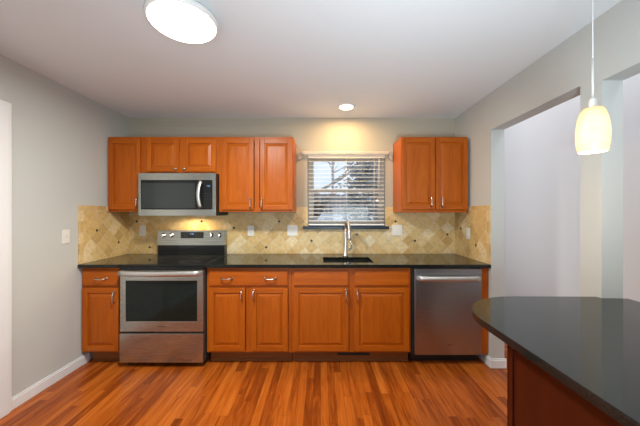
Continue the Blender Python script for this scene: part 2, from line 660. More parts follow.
for (z0, z1) in ((0.2, 0.85), (1.0, 1.9)):
    for (y0, y1) in ((DY0 + 0.12, 1.35), (1.43, DY1 - 0.12)):
        box(bm, XL - 0.042, XL - 0.034, y0, y1, z0, z1, 0, 0.006)
obj('door_slab', bm, TRIMW, d1)
bm = NB()
lathe(bm, [(0.028, 0), (0.028, 0.006), (0.01, 0.01), (0.01, 0.04), (0.027, 0.05), (0.027, 0.065), (0.015, 0.075)],
      (XL - 0.04, DY0 + 0.08, 0.95), 'x', 20, capa=True, capb=True)
obj('door_knob', bm, NICKEL, d1)

# window_1
bm = NB()
fy0, fy1 = YB + 0.055, YB + 0.105
fw = 0.032
box(bm, WX0, WX0 + fw, fy0, fy1, WZ0 + 0.0, WZ1)
box(bm, WX1 - fw, WX1, fy0, fy1, WZ0, WZ1)
box(bm, WX0 + fw, WX1 - fw, fy0, fy1, WZ1 - fw, WZ1)
box(bm, WX0 + fw, WX1 - fw, fy0, fy1, WZ0, WZ0 + fw * 0.6)
w1 = struct('window_1', bm, VINYL)
zm = 1.63


def sash(name, z0, z1, y0, y1):
    a, b_ = WX0 + fw, WX1 - fw
    t = 0.034
    bm = NB()
    box(bm, a, a + t, y0, y1, z0, z1, 0, 0.003)
    box(bm, b_ - t, b_, y0, y1, z0, z1, 0, 0.003)
    box(bm, a + t, b_ - t, y0, y1, z1 - t, z1, 0, 0.003)
    box(bm, a + t, b_ - t, y0, y1, z0, z0 + t, 0, 0.003)
    s = obj('sash', bm, VINYL, w1)
    bm = NB()
    box(bm, a + t, b_ - t, (y0 + y1) / 2 - 0.002, (y0 + y1) / 2 + 0.002, z0 + t, z1 - t)
    obj('pane', bm, GLASS, s)


sash('upper', zm - 0.017, WZ1 - fw, fy0 + 0.026, fy0 + 0.048)
sash('lower', WZ0 + fw * 0.6, zm + 0.017, fy0 + 0.002, fy0 + 0.024)

# granite sill under the blind
bm = NB()
box(bm, -0.197, 0.757, YB - 0.055, YB - 0.0005, 1.193, 1.225, 0, 0.004)
box(bm, WX0 + 0.002, WX1 - 0.002, YB, YB + 0.05, 1.2265, 1.2275, 0)
struct('trim_1', bm, SILLST)

# ------------------------------------------------------------------ outside the window
bm = NB()
n = 24
gx = [-14 + 28 * i / n for i in range(n + 1)]
gy = [3.5 + 36 * i / n for i in range(n + 1)]


def gz(x, y):
    return -0.45 + max(0, (y - 5.5)) * 0.20 - max(0, (y - 15)) * 0.14 + 0.06 * math.sin(x * 1.1 + y * 0.6)


vg = [[bm.verts.new((x, y, gz(x, y))) for x in gx] for y in gy]
for j in range(n):
    for i in range(n):
        f = bm.faces.new((vg[j][i], vg[j][i + 1], vg[j + 1][i + 1], vg[j + 1][i])); f.smooth = True
struct('ground', bm, SNOW)


def bare_tree(label, x, y, h, seed, nb=9):
    rnd = random.Random(seed)
    z0 = gz(x, y) - 0.05
    t = thing('bare_tree', label, 'tree', (x, y, z0), None)
    bm = NB()
    tube(bm, [(x, y, z0), (x + 0.05, y, z0 + h * 0.3), (x - 0.05, y, z0 + h * 0.6), (x + 0.1, y, z0 + h)], [0.11, 0.09, 0.06, 0.02], 8)
    obj('trunk', bm, BARK, t)
    bm = NB()

    def grow(p, d, L, r, lev):
        q = p + d * L * 0.5
        e = q + (d + Vector((rnd.uniform(-.2, .2), rnd.uniform(-.2, .2), rnd.uniform(0, .25)))).normalized() * L * 0.5
        tube(bm, [p, q, e], [r, r * 0.8, r * 0.5], 5)
        if lev:
            for k in range(4):
                s = rnd.uniform(0.35, 1.0)
                pp = p.lerp(e, s)
                dd = (d + Vector((rnd.uniform(-.9, .9), rnd.uniform(-.9, .9), rnd.uniform(-.2, .7)))).normalized()
                grow(pp, dd, L * rnd.uniform(0.45, 0.65), r * 0.5, lev - 1)
    for k in range(nb):
        a = k * 2.4 + rnd.uniform(-.3, .3)
        zz = z0 + h * (0.28 + 0.65 * k / nb)
        grow(Vector((x, y, zz)), Vector((math.cos(a), math.sin(a), rnd.uniform(0.2, 0.8))).normalized(),
             h * 0.3 * (1.1 - 0.5 * k / nb), 0.05, 2)
    obj('branches', bm, BARK, t)
    return t


def evergreen(label, x, y, h, r, seed):
    rnd = random.Random(seed)
    z0 = gz(x, y) - 0.05
    t = thing('evergreen_tree', label, 'tree', (x, y, z0), None)
    bm = NB()
    tube(bm, [(x, y, z0), (x, y, z0 + h * 0.95)], [0.12, 0.02], 8)
    obj('trunk', bm, BARK, t)
    bm = NB()
    for k in range(900):
        s = rnd.random() ** 0.8
        a = rnd.uniform(0, 2 * PI)
        zz = z0 + 0.4 + s * (h - 0.4)
        rr = r * (1 - s) * rnd.uniform(0.35, 1.0) + 0.08
        c = Vector((x + rr * math.cos(a), y + rr * math.sin(a), zz - rr * 0.25))
        L = rnd.uniform(0.15, 0.38)
        d = Vector((math.cos(a), math.sin(a), rnd.uniform(-.5, .2))).normalized()
        sd = Vector((-math.sin(a), math.cos(a), rnd.uniform(-.3, .3))) * L * 0.35
        v = [bm.verts.new(c - d * L * 0.5), bm.verts.new(c + sd), bm.verts.new(c + d * L * 0.6 + Vector((0, 0, 0.03))), bm.verts.new(c - sd),
             bm.verts.new(c + Vector((0, 0, -0.12)))]
        bm.faces.new((v[0], v[1], v[2], v[3]))
        bm.faces.new((v[0], v[4], v[1])); bm.faces.new((v[1], v[4], v[2])); bm.faces.new((v[2], v[4], v[3])); bm.faces.new((v[3], v[4], v[0]))
    obj('foliage', bm, NEEDLE, t)
    return t


bare_tree('bare branching tree in the snow, standing nearest the house outside the window', -0.35, 8.6, 6.5, 3)
bare_tree('thin leafless tree farther up the snowy bank', 1.0, 24.0, 10.0, 11)
evergreen('tall grey-green evergreen standing in the snow outside the window', 3.0, 19.5, 7.5, 2.4, 5)
evergreen('shorter grey-green evergreen on the snowy bank outside the window', 1.75, 11.0, 3.6, 1.0, 6)
t = thing('board_fence', 'weathered grey board fence along the snowy bank outside', 'fence', (1, 14.4, gz(1, 14.4)))
bm = NB()
for i in range(44):
    x = -3.5 + i * 0.205
    z = gz(x, 14.4)
    box(bm, x, x + 0.19, 14.4, 14.42, z - 0.05, z + 1.0 + 0.03 * math.sin(i * 5.1))
obj('boards', bm, FENCEM, t)
for zz in (0.2, 0.75):
    bm = NB(); box(bm, -3.5, 5.5, 14.43, 14.47, gz(0, 14.4) + zz, gz(0, 14.4) + zz + 0.08); obj('rail', bm, FENCEM, t)
rnd = random.Random(4)
t = thing('dormant_shrub', 'brown leafless shrub rising from the snow below the fence', 'shrub', (-0.4, 12.6, gz(-0.4, 12.6)))
bm = NB()
for k in range(160):
    a = rnd.uniform(0, 2 * PI); r = rnd.uniform(0.1, 0.9)
    p = Vector((-0.4 + rnd.uniform(-.2, .2), 12.6 + rnd.uniform(-.2, .2), gz(-0.4, 12.6)))
    tube(bm, [p, p + Vector((math.cos(a) * r * .5, math.sin(a) * r * .5, 0.6)), p + Vector((math.cos(a) * r, math.sin(a) * r, rnd.uniform(.8, 1.3)))],
         [0.015, 0.012, 0.006], 4)
obj('twigs', bm, SHRUBM, t)

# ------------------------------------------------------------------ tile backsplash (one continuous installation)
TZ0, TZ1, TT = 0.9155, 1.440, 0.008
AX, AZ, HD = -0.611, 0.988, 0.0725
YT = 2.487                       # front edge of the side-wall tile
bsp = thing('tile_backsplash', 'diagonal tan travertine tile backsplash with small dark inserts behind the counter', 'backsplash', (0, YB, TZ0))


def uv_back(c, n):
    return (c.x - AX, c.z - AZ)


bm = NB()
yb0 = YB - TT
box(bm, XL + TT, -0.2755, yb0, YB - 0.0005, TZ0, 1.3765)
box(bm, -0.2755, WX0, yb0, YB - 0.0005, TZ0, TZ1)
box(bm, WX1, 0.8115, yb0, YB - 0.0005, TZ0, TZ1)
box(bm, 0.8115, XR - TT, yb0, YB - 0.0005, TZ0, 1.3765)
box(bm, 1.4865, XR - TT, yb0, YB - 0.0005, 1.3765, TZ1)
box(bm, WX0, WX1, yb0, YB - 0.0005, TZ0, 1.1925)
obj('back_tiles', bm, TILE, bsp, uvfn=uv_back)


def uv_left(c, n):
    return (c.y - 2.978 + HD, c.z - AZ)


def uv_right(c, n):
    return (c.y - 3.003 + HD, c.z - AZ)


for (x0, x1, fn, nm) in ((XL + 0.0005, XL + TT, uv_left, 'left'), (XR - TT, XR - 0.0005, uv_right, 'right')):
    bm = NB(); ye = 2.834 if nm == 'left' else yb0
    box(bm, x0, x1, YT + 0.05, ye, TZ0, TZ1 - 0.045)
    if nm == 'left':
        box(bm, x0, x1, ye, yb0, TZ0, 1.384)
    obj('side_tiles', bm, TILE, bsp, uvfn=fn)
    bm = NB()
    box(bm, x0, x1, YT, ye, TZ1 - 0.045, TZ1)
    box(bm, x0, x1, YT, YT + 0.05, TZ0, TZ1 - 0.045)
    obj('border_tiles', bm, TILEB, bsp, uvfn=lambda c, n: (c.y, c.z + 0.003))


def diamond(bm, c, ax):
    r = 0.0165
    u = Vector((1, 0, 0)) if ax == 'back' else Vector((0, 1, 0))
    nrm = Vector((0, -1, 0)) if ax == 'back' else (Vector((1, 0, 0)) if ax == 'left' else Vector((-1, 0, 0)))
    c = Vector(c)
    P = [c + u * r, c + Vector((0, 0, r)), c - u * r, c - Vector((0, 0, r))]
    lo = [bm.verts.new(p) for p in P]
    hi = [bm.verts.new(c + (p - c) * 0.82 + nrm * 0.003) for p in P]
    bm.faces.new(hi)
    for i in range(4):
        bm.faces.new((lo[i], lo[(i + 1) % 4], hi[(i + 1) % 4], hi[i]))


acc = []
for i, j in ((0, 0), (2, 4), (-5, 3), (7, 1), (20, 4), (23, 1), (28, 2), (-20, 4), (-18, 0), (-10, 4), (-11, 1), (14, 2)):
    acc.append(((AX + i * HD, yb0, AZ + j * HD), 'back'))
for y, z in ((2.978 - 4 * HD, AZ + 3 * HD), (2.978, AZ + HD)):
    acc.append(((XL + TT, y, z), 'left'))
for y, z in ((3.003, AZ + 3 * HD), (3.003 - 4 * HD, AZ + HD)):
    acc.append(((XR - TT, y, z), 'right'))
for p, ax in acc:
    bm = NB(); diamond(bm, p, ax)
    obj('accent_insert', bm, ACCENT, bsp)
bsp.children[0]['label'] = 'field of diagonal tan tiles'

# ------------------------------------------------------------------ cabinets
DT = 0.019


def pull_v(x, y, zc, L=0.096):
    bm = NB()
    pts, rs = [], []
    for k in range(13):
        s = -1 + 2 * k / 12
        pts.append((x, y - 0.030 * (1 - s ** 4) ** 0.5 - 0.001, zc + s * L / 2))
        rs.append(0.0050 + 0.0022 * abs(s) ** 3)
    tube(bm, pts, rs, 10)
    for s in (-1, 1):
        lathe(bm, [(0.009, 0), (0.009, -0.003), (0.006, -0.006)], (x, y, zc + s * L / 2), 'y', 14, capa=True, capb=True)
    return bm


def pull_h(xc, y, z, L=0.096):
    bm = NB()
    pts, rs = [], []
    for k in range(13):
        s = -1 + 2 * k / 12
        pts.append((xc + s * L / 2, y - 0.030 * (1 - s ** 4) ** 0.5 - 0.001, z - 0.004 * (1 - s * s)))
        rs.append(0.0050 + 0.0030 * abs(s) ** 3)
    tube(bm, pts, rs, 10)
    for s in (-1, 1):
        lathe(bm, [(0.010, 0), (0.010, -0.003), (0.006, -0.006)], (xc + s * L / 2, y, z), 'y', 14, capa=True, capb=True)
    return bm


def knob(x, y, z):
    bm = NB()
    lathe(bm, [(0.008, 0), (0.006, -0.004), (0.006, -0.012), (0.014, -0.017), (0.014, -0.022), (0.008, -0.026)], (x, y, z), 'y', 18, capa=True, capb=True)
    return bm


def door(parent, x0, x1, z0, z1, yf, st=0.046):
    """raised-panel door with its back at yf + DT"""
    bm = NB()
    y1 = yf + DT
    box(bm, x0, x0 + st, yf, y1, z0, z1, 0, 0.0025)
    box(bm, x1 - st, x1, yf, y1, z0, z1, 0, 0.0025)
    box(bm, x0 + st, x1 - st, yf, y1, z1 - st, z1, 1, 0.0025)
    box(bm, x0 + st, x1 - st, yf, y1, z0, z0 + st, 1, 0.0025)
    a = (x0 + st, x1 - st, z0 + st, z1 - st)
    rings = []
    for ins, dep in ((0.0, 0.011), (0.006, 0.011), (0.030, 0.003), (0.034, 0.003)):
        rings.append([bm.verts.new(p) for p in ((a[0] + ins, yf + dep, a[2] + ins), (a[1] - ins, yf + dep, a[2] + ins),
                                                (a[1] - ins, yf + dep, a[3] - ins), (a[0] + ins, yf + dep, a[3] - ins))])
    for r0, r1 in zip(rings, rings[1:]):
        for k in range(4):
            f = bm.faces.new((r0[k], r0[(k + 1) % 4], r1[(k + 1) % 4], r1[k]))
            f.material_index = 0 if k % 2 else 1
    bm.faces.new(rings[-1])
    box(bm, x0 + st, x1 - st, yf + 0.0125, y1 - 0.002, z0 + st, z1 - st)
    o = obj('door', bm, [OAKV, OAKH], parent, normals=True)
    return o


def drawer_front(parent, name, x0, x1, z0, z1, yf):
    bm = NB()
    box(bm, x0, x1, yf + 0.004, yf + DT, z0, z1, 0, 0.002)
    box(bm, x0 + 0.008, x1 - 0.008, yf, yf + 0.005, z0 + 0.008, z1 - 0.008, 0, 0.002)
    return obj(name, bm, [OAKH], parent)


def carcass(parent, x0, x1, z0, z1, yf, yb, stiles, rails, top=True):
    """hollow cabinet box with a face frame; stiles: list of (x0,x1); rails: list of (z0,z1)"""
    bm = NB()
    t = 0.016
    box(bm, x0, x0 + t, yf + 0.018, yb, z0, z1)
    box(bm, x1 - t, x1, yf + 0.018, yb, z0, z1)
    box(bm, x0 + t, x1 - t, yf + 0.018, yb - 0.006, z0 + 0.012, z0 + 0.012 + t)
    if top:
        box(bm, x0 + t, x1 - t, yf + 0.018, yb - 0.006, z1 - t - 0.002, z1 - 0.002)
    box(bm, x0 + t, x1 - t, yb - 0.006, yb, z0, z1)
    for (a, b_) in stiles:
        box(bm, a, b_, yf, yf + 0.018, z0, z1, 0, 0.001)
    for (a, b_) in rails:
        for (sa, sb) in zip(stiles, stiles[1:]):
            box(bm, sa[1], sb[0], yf + 0.0003, yf + 0.018, a, b_, 1)
    return obj('body', bm, [OAKV, OAKH], parent)


UY, UB = 2.836, YB - 0.001          # upper face frame
UD = UY - DT - 0.001                # door face

UT = 2.142
# narrow upper at the corner
cu = 'oak wall cabinets'
t = thing('upper_cabinet', 'narrow single-door oak wall cabinet in the corner beside the microwave', 'cabinet', (-1.965, YB, 1.385), cu)
carcass(t, -2.152, -1.7925, 1.386, UT, UY, UB, [(-2.152, -2.115), (-1.83, -1.7925)], [(1.386, 1.425), (UT - 0.035, UT)])
d = door(t, -2.140, -1.818, 1.408, UT - 0.022, UD)
obj('handle', pull_v(-1.838, UD, 1.475), NICKEL, d)
# over the microwave
t = thing('upper_cabinet', 'short two-door oak wall cabinet above the microwave', 'cabinet', (-1.41, YB, 1.768), cu)
carcass(t, -1.7905, -1.0295, 1.768, UT, UY, UB, [(-1.7905, -1.75), (-1.435, -1.385), (-1.07, -1.0295)], [(1.768, 1.80), (UT - 0.035, UT)])
d = door(t, -1.752, -1.430, 1.788, UT - 0.022, UD)
obj('handle', knob(-1.452, UD, 1.815), NICKEL, d)
d = door(t, -1.386, -1.056, 1.788, UT - 0.022, UD)
obj('handle', knob(-1.364, UD, 1.815), NICKEL, d)
# double beside the window
t = thing('upper_cabinet', 'two-door oak wall cabinet between the microwave and the window', 'cabinet', (-0.645, YB, 1.383), cu)
carcass(t, -1.0275, -0.276, 1.383, UT, UY, UB, [(-1.0275, -0.985), (-0.67, -0.62), (-0.31, -0.276)], [(1.383, 1.425), (UT - 0.035, UT)])
d = door(t, -0.993, -0.674, 1.405, UT - 0.022, UD)
obj('handle', pull_v(-0.704, UD, 1.463, 0.102), NICKEL, d)
d = door(t, -0.610, -0.282, 1.405, UT - 0.022, UD)
obj('handle', pull_v(-0.592, UD, 1.463, 0.102), NICKEL, d)
# beyond the window
t = thing('upper_cabinet', 'two-door oak wall cabinet between the window and the corner above the dishwasher', 'cabinet', (1.147, YB, 1.378), cu)
carcass(t, 0.812, 1.486, 1.378, UT, UY, UB, [(0.812, 0.845), (1.13, 1.18), (1.455, 1.486)], [(1.378, 1.41), (UT - 0.03, UT)])
d = door(t, 0.818, 1.152, 1.408, UT - 0.012, UD)
obj('handle', pull_v(1.106, UD, 1.480, 0.102), NICKEL, d)
d = door(t, 1.160, 1.482, 1.408, UT - 0.012, UD)
obj('handle', pull_v(1.214, UD, 1.480, 0.102), NICKEL, d)

# base cabinets
BY, BB = 2.531, YB - 0.001
BD = BY - DT - 0.001
BZ0, BZ1 = 0.113, 0.8835
cb = 'oak base cabinets'


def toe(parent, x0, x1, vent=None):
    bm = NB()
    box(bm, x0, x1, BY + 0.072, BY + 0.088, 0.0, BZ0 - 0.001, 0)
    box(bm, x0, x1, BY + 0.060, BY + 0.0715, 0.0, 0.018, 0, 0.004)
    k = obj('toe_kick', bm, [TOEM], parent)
    if vent:
        bm = NB()
        box(bm, vent[0], vent[1], BY + 0.068, BY + 0.0718, 0.052, 0.085, 0, 0.001)
        for i in range(3):
            box(bm, vent[0] + 0.01, vent[1] - 0.01, BY + 0.064, BY + 0.0682, 0.057 + i * 0.009, 0.061 + i * 0.009, 0)
        obj('vent_grille', bm, BLACKPL, k, label='black floor-level vent grille')


ZD0, ZD1 = 0.132, 0.700
ZW0, ZW1 = 0.718, 0.858
t = thing('base_cabinet', 'narrow oak base cabinet with one drawer and one door in the corner beside the range', 'cabinet', (-1.968, BY, 0), cb)
carcass(t, -2.152, -1.7995, BZ0, BZ1, BY, BB, [(-2.152, -2.12), (-1.835, -1.7995)], [(BZ0, 0.15), (0.69, 0.73), (0.845, BZ1)], False)
dr = drawer_front(t, 'drawer', -2.142, -1.816, ZW0, ZW1, BD)
obj('handle', pull_h(-1.968, BD, 0.785), NICKEL, dr)
d = door(t, -2.142, -1.816, ZD0, ZD1, BD)
obj('handle', pull_v(-1.846, BD, 0.62), NICKEL, d)
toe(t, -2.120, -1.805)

t = thing('base_cabinet', 'oak base cabinet with one wide two-handled drawer over two doors, beside the range', 'cabinet', (-0.645, BY, 0), cb)
carcass(t, -1.0275, -0.2625, BZ0, BZ1, BY, BB, [(-1.0275, -0.99), (-0.675, -0.62), (-0.30, -0.2625)], [(BZ0, 0.15), (0.69, 0.73), (0.845, BZ1)], False)
dr = drawer_front(t, 'drawer', -1.004, -0.294, ZW0, ZW1, BD)
obj('handle', pull_h(-0.842, BD, 0.787), NICKEL, dr)
obj('handle', pull_h(-0.452, BD, 0.787), NICKEL, dr)
d = door(t, -1.004, -0.678, ZD0, ZD1, BD)
obj('handle', pull_v(-0.706, BD, 0.632), NICKEL, d)
d = door(t, -0.622, -0.294, ZD0, ZD1, BD)
obj('handle', pull_v(-0.600, BD, 0.632), NICKEL, d)
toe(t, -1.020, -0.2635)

t = thing('base_cabinet', 'oak sink cabinet with two false drawer fronts over two doors, beneath the faucet', 'cabinet', (0.275, BY, 0), cb)
carcass(t, -0.2610, 0.812, BZ0, BZ1, BY, BB, [(-0.2610, -0.225), (0.245, 0.305), (0.776, 0.812)], [(BZ0, 0.15), (0.69, 0.73), (0.845, BZ1)], False)
drawer_front(t, 'false_drawer_front', -0.242, 0.250, ZW0, ZW1, BD)
drawer_front(t, 'false_drawer_front', 0.302, 0.794, ZW0, ZW1, BD)
d = door(t, -0.242, 0.250, ZD0, ZD1, BD)
obj('handle', pull_v(0.226, BD, 0.632), NICKEL, d)
d = door(t, 0.302, 0.794, ZD0, ZD1, BD)
obj('handle', pull_v(0.328, BD, 0.632), NICKEL, d)
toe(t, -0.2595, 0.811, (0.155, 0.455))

bm = NB()
box(bm, 1.449, 1.508, BY - 0.012, BB, 0.105, BZ1, 0, 0.001)
tag(obj('end_panel', bm, OAKV, None, (1.478, BY, 0)), 'narrow oak filler panel between the dishwasher and the wall end', 'cabinet panel')

# ------------------------------------------------------------------ countertops
CZ0, CZ1, CF = 0.884, 0.914, 2.481
SX0, SX1, SY0, SY1 = 0.024, 0.492, 2.585, 2.905


def slab_hole(bm, x0, x1, y0, y1, z0, z1, hole=None):
    t = bmesh.new()
    xs, ys = [x0, x1], [y0, y1]
    if hole:
        xs = [x0, hole[0], hole[1], x1]; ys = [y0, hole[2], hole[3], y1]
    top = [[t.verts.new((x, y, z1)) for x in xs] for y in ys]
    bot = [[t.verts.new((x, y, z0)) for x in xs] for y in ys]
    nx, ny = len(xs) - 1, len(ys) - 1
    for j in range(ny):
        for i in range(nx):
            if hole and i == 1 and j == 1:
                continue
            t.faces.new((top[j][i], top[j][i + 1], top[j + 1][i + 1], top[j + 1][i]))
            t.faces.new((bot[j][i], bot[j + 1][i], bot[j + 1][i + 1], bot[j][i + 1]))
    for i in range(nx):
        t.faces.new((bot[0][i], bot[0][i + 1], top[0][i + 1], top[0][i]))
        t.faces.new((bot[ny][i + 1], bot[ny][i], top[ny][i], top[ny][i + 1]))
    for j in range(ny):
        t.faces.new((bot[j + 1][0], bot[j][0], top[j][0], top[j + 1][0]))
        t.faces.new((bot[j][nx], bot[j + 1][nx], top[j + 1][nx], top[j][nx]))
    if hole:
        t.faces.new((bot[1][1], bot[1][2], top[1][2], top[1][1]))
        t.faces.new((bot[2][2], bot[2][1], top[2][1], top[2][2]))
        t.faces.new((bot[2][1], bot[1][1], top[1][1], top[2][1]))
        t.faces.new((bot[1][2], bot[2][2], top[2][2], top[1][2]))
    es = [e for e in t.edges if all(abs(v.co.y - y0) < 1e-6 for v in e.verts) and abs(e.verts[0].co.z - e.verts[1].co.z) < 1e-6]
    bmesh.ops.bevel(t, geom=es, offset=0.006, segments=3, profile=0.5, affect='EDGES')
    merge(bm, t)


bm = NB(); slab_hole(bm, XL + 0.001, -1.7975, CF, YB - 0.001, CZ0, CZ1)
tag(obj('countertop', bm, GRANITE, None, (-1.968, 2.8, CZ0)), 'short black granite countertop in the corner beside the range', 'countertop')
bm = NB(); slab_hole(bm, -1.0275, XR - 0.001, CF, YB - 0.001, CZ0, CZ1, (SX0, SX1, SY0, SY1))
tag(obj('countertop', bm, GRANITE, None, (0.24, 2.8, CZ0)), 'long black granite countertop running from the range past the sink', 'countertop')

# sink
t = thing('sink', 'black undermount sink set in the long granite countertop', 'sink', (0.258, 2.745, 0.69))
bm = NB()
tb = bmesh.new()
o_ = 0.012
rings = []
for (ins, z) in ((-o_, CZ0 - 0.001), (0.004, CZ0 - 0.001), (0.012, CZ0 - 0.17), (0.03, CZ0 - 0.19)):
    rings.append([tb.verts.new(p) for p in ((SX0 + ins, SY0 + ins, z), (SX1 - ins, SY0 + ins, z), (SX1 - ins, SY1 - ins, z), (SX0 + ins, SY1 - ins, z))])
for a, b_ in zip(rings, rings[1:]):
    for k in range(4):
        tb.faces.new((a[k], a[(k + 1) % 4], b_[(k + 1) % 4], b_[k]))
tb.faces.new(rings[-1])
merge(bm, tb)
basin = obj('basin', bm, SINKM, t)
sm = basin.modifiers.new('wall', 'SOLIDIFY'); sm.thickness = 0.004
bm = NB()
lathe(bm, [(0.045, CZ0 - 0.186), (0.040, CZ0 - 0.184), (0.03, CZ0 - 0.190), (0.005, CZ0 - 0.190)], (0.258, 2.76, 0), 'z', 24, capb=True)
obj('drain', bm, CHROME, t)

# faucet
FX, FY = 0.265, 2.985
t = thing('faucet', 'brushed steel pull-down faucet standing behind the sink', 'faucet', (FX, FY, CZ1))
bm = NB()
lathe(bm, [(0.030, 0.0005), (0.030, 0.006), (0.023, 0.012), (0.022, 0.10), (0.020, 0.25), (0.015, 0.285)], (FX, FY, CZ1), 'z', 28, capa=True, capb=True)
obj('base', bm, HANDST, t)
bm = NB()
dx, dy = 0.018, -0.19
pts = [(FX, FY, CZ1 + 0.12), (FX, FY, 1.20)]
for k in range(1, 17):
    a = PI * k / 16
    s = (1 - math.cos(a)) / 2
    pts.append((FX + dx * s, FY + dy * s, 1.20 + 0.088 * math.sin(a)))
pts.append((FX + dx, FY + dy, 1.185))
tube(bm, pts, 0.0135, 16)
obj('spout', bm, HANDST, t)
bm = NB()
hx, hy = FX + dx, FY + dy
lathe(bm, [(0.014, 1.195), (0.019, 1.188), (0.020, 1.15), (0.0225, 1.12), (0.0225, 1.112), (0.017, 1.108)], (hx, hy, 0), 'z', 24, capa=True, capb=True)
obj('spray_head', bm, HANDST, t)
bm = NB()
tube(bm, [(FX + 0.015, FY, 0.985), (FX + 0.045, FY, 0.985)], 0.014, 16)
tube(bm, [(FX + 0.042, FY, 0.985), (FX + 0.058, FY - 0.005, 1.0), (FX + 0.062, FY - 0.01, 1.04), (FX + 0.056, FY - 0.012, 1.085)], [0.009, 0.008, 0.006, 0.005], 12)
obj('lever', bm, CHROME, t)

# ------------------------------------------------------------------ range
RX0, RX1 = -1.789, -1.0325
rc = (RX0 + RX1) / 2
t = thing('range', 'stainless steel electric range with black glass top between the cabinets', 'range', (rc, 2.8, 0))
bm = NB()
box(bm, RX0 + 0.003, RX1 - 0.003, 2.512, 3.125, 0.045, 0.895, 0, 0.002)
for x in (RX0 + 0.05, RX1 - 0.05):
    for y in (2.56, 3.06):
        lathe(bm, [(0.018, 0.0), (0.018, 0.045)], (x, y, 0), 'z', 12, capa=True, capb=True)
obj('body', bm, DARKMET, t)
bm = NB()
box(bm, RX0, RX1, 2.474, 3.06, 0.896, 0.917, 0, 0.004)
box(bm, RX0 + 0.004, RX1 - 0.004, 2.480, 2.511, 0.868, 0.895, 0, 0.002)
ct = obj('cooktop', bm, BLACKGL, t)
RINGM = simple('burner_print', (0.10, 0.10, 0.10), 0.25)
for (x, y, r) in ((rc - 0.19, 2.62, 0.115), (rc + 0.19, 2.62, 0.09), (rc - 0.19, 2.89, 0.075), (rc + 0.19, 2.89, 0.095)):
    bm = NB()
    lathe(bm, [(r, 0.9172), (r - 0.004, 0.9172)], (x, y, 0), 'z', 40)
    lathe(bm, [(r * 0.6, 0.9172), (r * 0.6 - 0.003, 0.9172)], (x, y, 0), 'z', 40)
    obj('burner_ring', bm, RINGM, ct)
# oven door
OY = 2.480
bm = NB()
ox0, ox1, oz0, oz1 = RX0 + 0.012, RX1 - 0.010, 0.320, 0.864
wx0, wx1, wz0, wz1 = RX0 + 0.060, RX1 - 0.062, 0.412, 0.772
box(bm, ox0, wx0, OY, OY + 0.03, oz0, oz1, 0, 0.002)
box(bm, wx1, ox1, OY, OY + 0.03, oz0, oz1, 0, 0.002)
box(bm, wx0, wx1, OY, OY + 0.03, oz0, wz0, 0, 0.002)
box(bm, wx0, wx1, OY, OY + 0.03, wz1, oz1, 0, 0.002)
od = obj('oven_door', bm, STEEL, t)
bm = NB(); box(bm, wx0 + 0.0005, wx1 - 0.0005, OY + 0.002, OY + 0.024, wz0 + 0.0005, wz1 - 0.0005)
obj('oven_window', bm, OVENGL, od)
bm = NB()
pts = []
for k in range(17):
    s = -1 + 2 * k / 16
    pts.append((rc - 0.003 + s * 0.352, OY - 0.030 - 0.022 * (1 - s * s), 0.842))
tube(bm, pts, 0.0235, 14, squash=((0, 1, 0), 0.55))
for s in (-1, 1):
    box(bm, rc - 0.003 + s * 0.345 - 0.012, rc - 0.003 + s * 0.345 + 0.012, OY - 0.035, OY - 0.0003, 0.822, 0.854, 0, 0.003)
obj('handle', bm, HANDST, od)
bm = NB()
for i, wd in enumerate((4, 3, 4, 4, 2, 4, 3, 4, 4)):
    x = rc - 0.034 + i * 0.0076
    box(bm, x, x + wd * 0.0012, OY - 0.0006, OY + 0.001, 0.362, 0.370)
obj('badge', bm, SLOT, od)
bm = NB()
box(bm, RX0 + 0.006, RX1 - 0.010, OY, OY + 0.03, 0.045, 0.303, 0, 0.003)
obj('drawer', bm, STEEL, t)
# console
bm = NB()
t2 = bmesh.new()
prof = [(3.035, 1.022), (3.052, 1.182), (3.125, 1.182), (3.125, 1.022)]
a = [t2.verts.new((RX0 + 0.012, y, z)) for y, z in prof]
b_ = [t2.verts.new((RX1 - 0.012, y, z)) for y, z in prof]
t2.faces.new(a); t2.faces.new(b_[::-1])
for k in range(4):
    t2.faces.new((a[k], a[(k + 1) % 4], b_[(k + 1) % 4], b_[k]))
bmesh.ops.recalc_face_normals(t2, faces=t2.faces[:])
bmesh.ops.bevel(t2, geom=t2.edges[:], offset=0.004, segments=2, affect='EDGES')
merge(bm, t2)
cons = obj('control_console', bm, STEEL, t)
bm = NB()
box(bm, RX0 + 0.014, RX1 - 0.014, 3.048, 3.124, 0.9175, 1.0215, 0, 0.002)
obj('backguard', bm, BLACKGL, t)


def cony(z):
    return 3.035 + (z - 1.022) / 0.16 * 0.017


for px in (163, 171, 211, 219):
    x = (px - 320.5) / 280 * 3.04
    bm = NB()
    z = 1.130
    lathe(bm, [(0.026, 0.0), (0.026, -0.004), (0.021, -0.007), (0.018, -0.026), (0.015, -0.028)], (x, cony(z) + 0.001, z), 'y', 24, capa=True, capb=True)
    box(bm, x - 0.004, x + 0.004, cony(z) - 0.033, cony(z) - 0.024, z - 0.017, z + 0.017, 0, 0.001)
    obj('knob', bm, CHROME, cons)
bm = NB()
dx0, dx1 = (180.5 - 320.5) / 280 * 3.04, (203 - 320.5) / 280 * 3.04
box(bm, dx0, dx1, cony(1.1) - 0.004, 3.06, 1.098, 1.166, 0, 0.002)
dsp = obj('display', bm, BLACKGL, cons)

SEG = {'0': 'abcdef', '1': 'bc', '2': 'abged', '3': 'abgcd', '7': 'abc', '5': 'afgcd', '4': 'fgbc', '8': 'abcdefg', '9': 'abcdfg', '6': 'afgcde'}


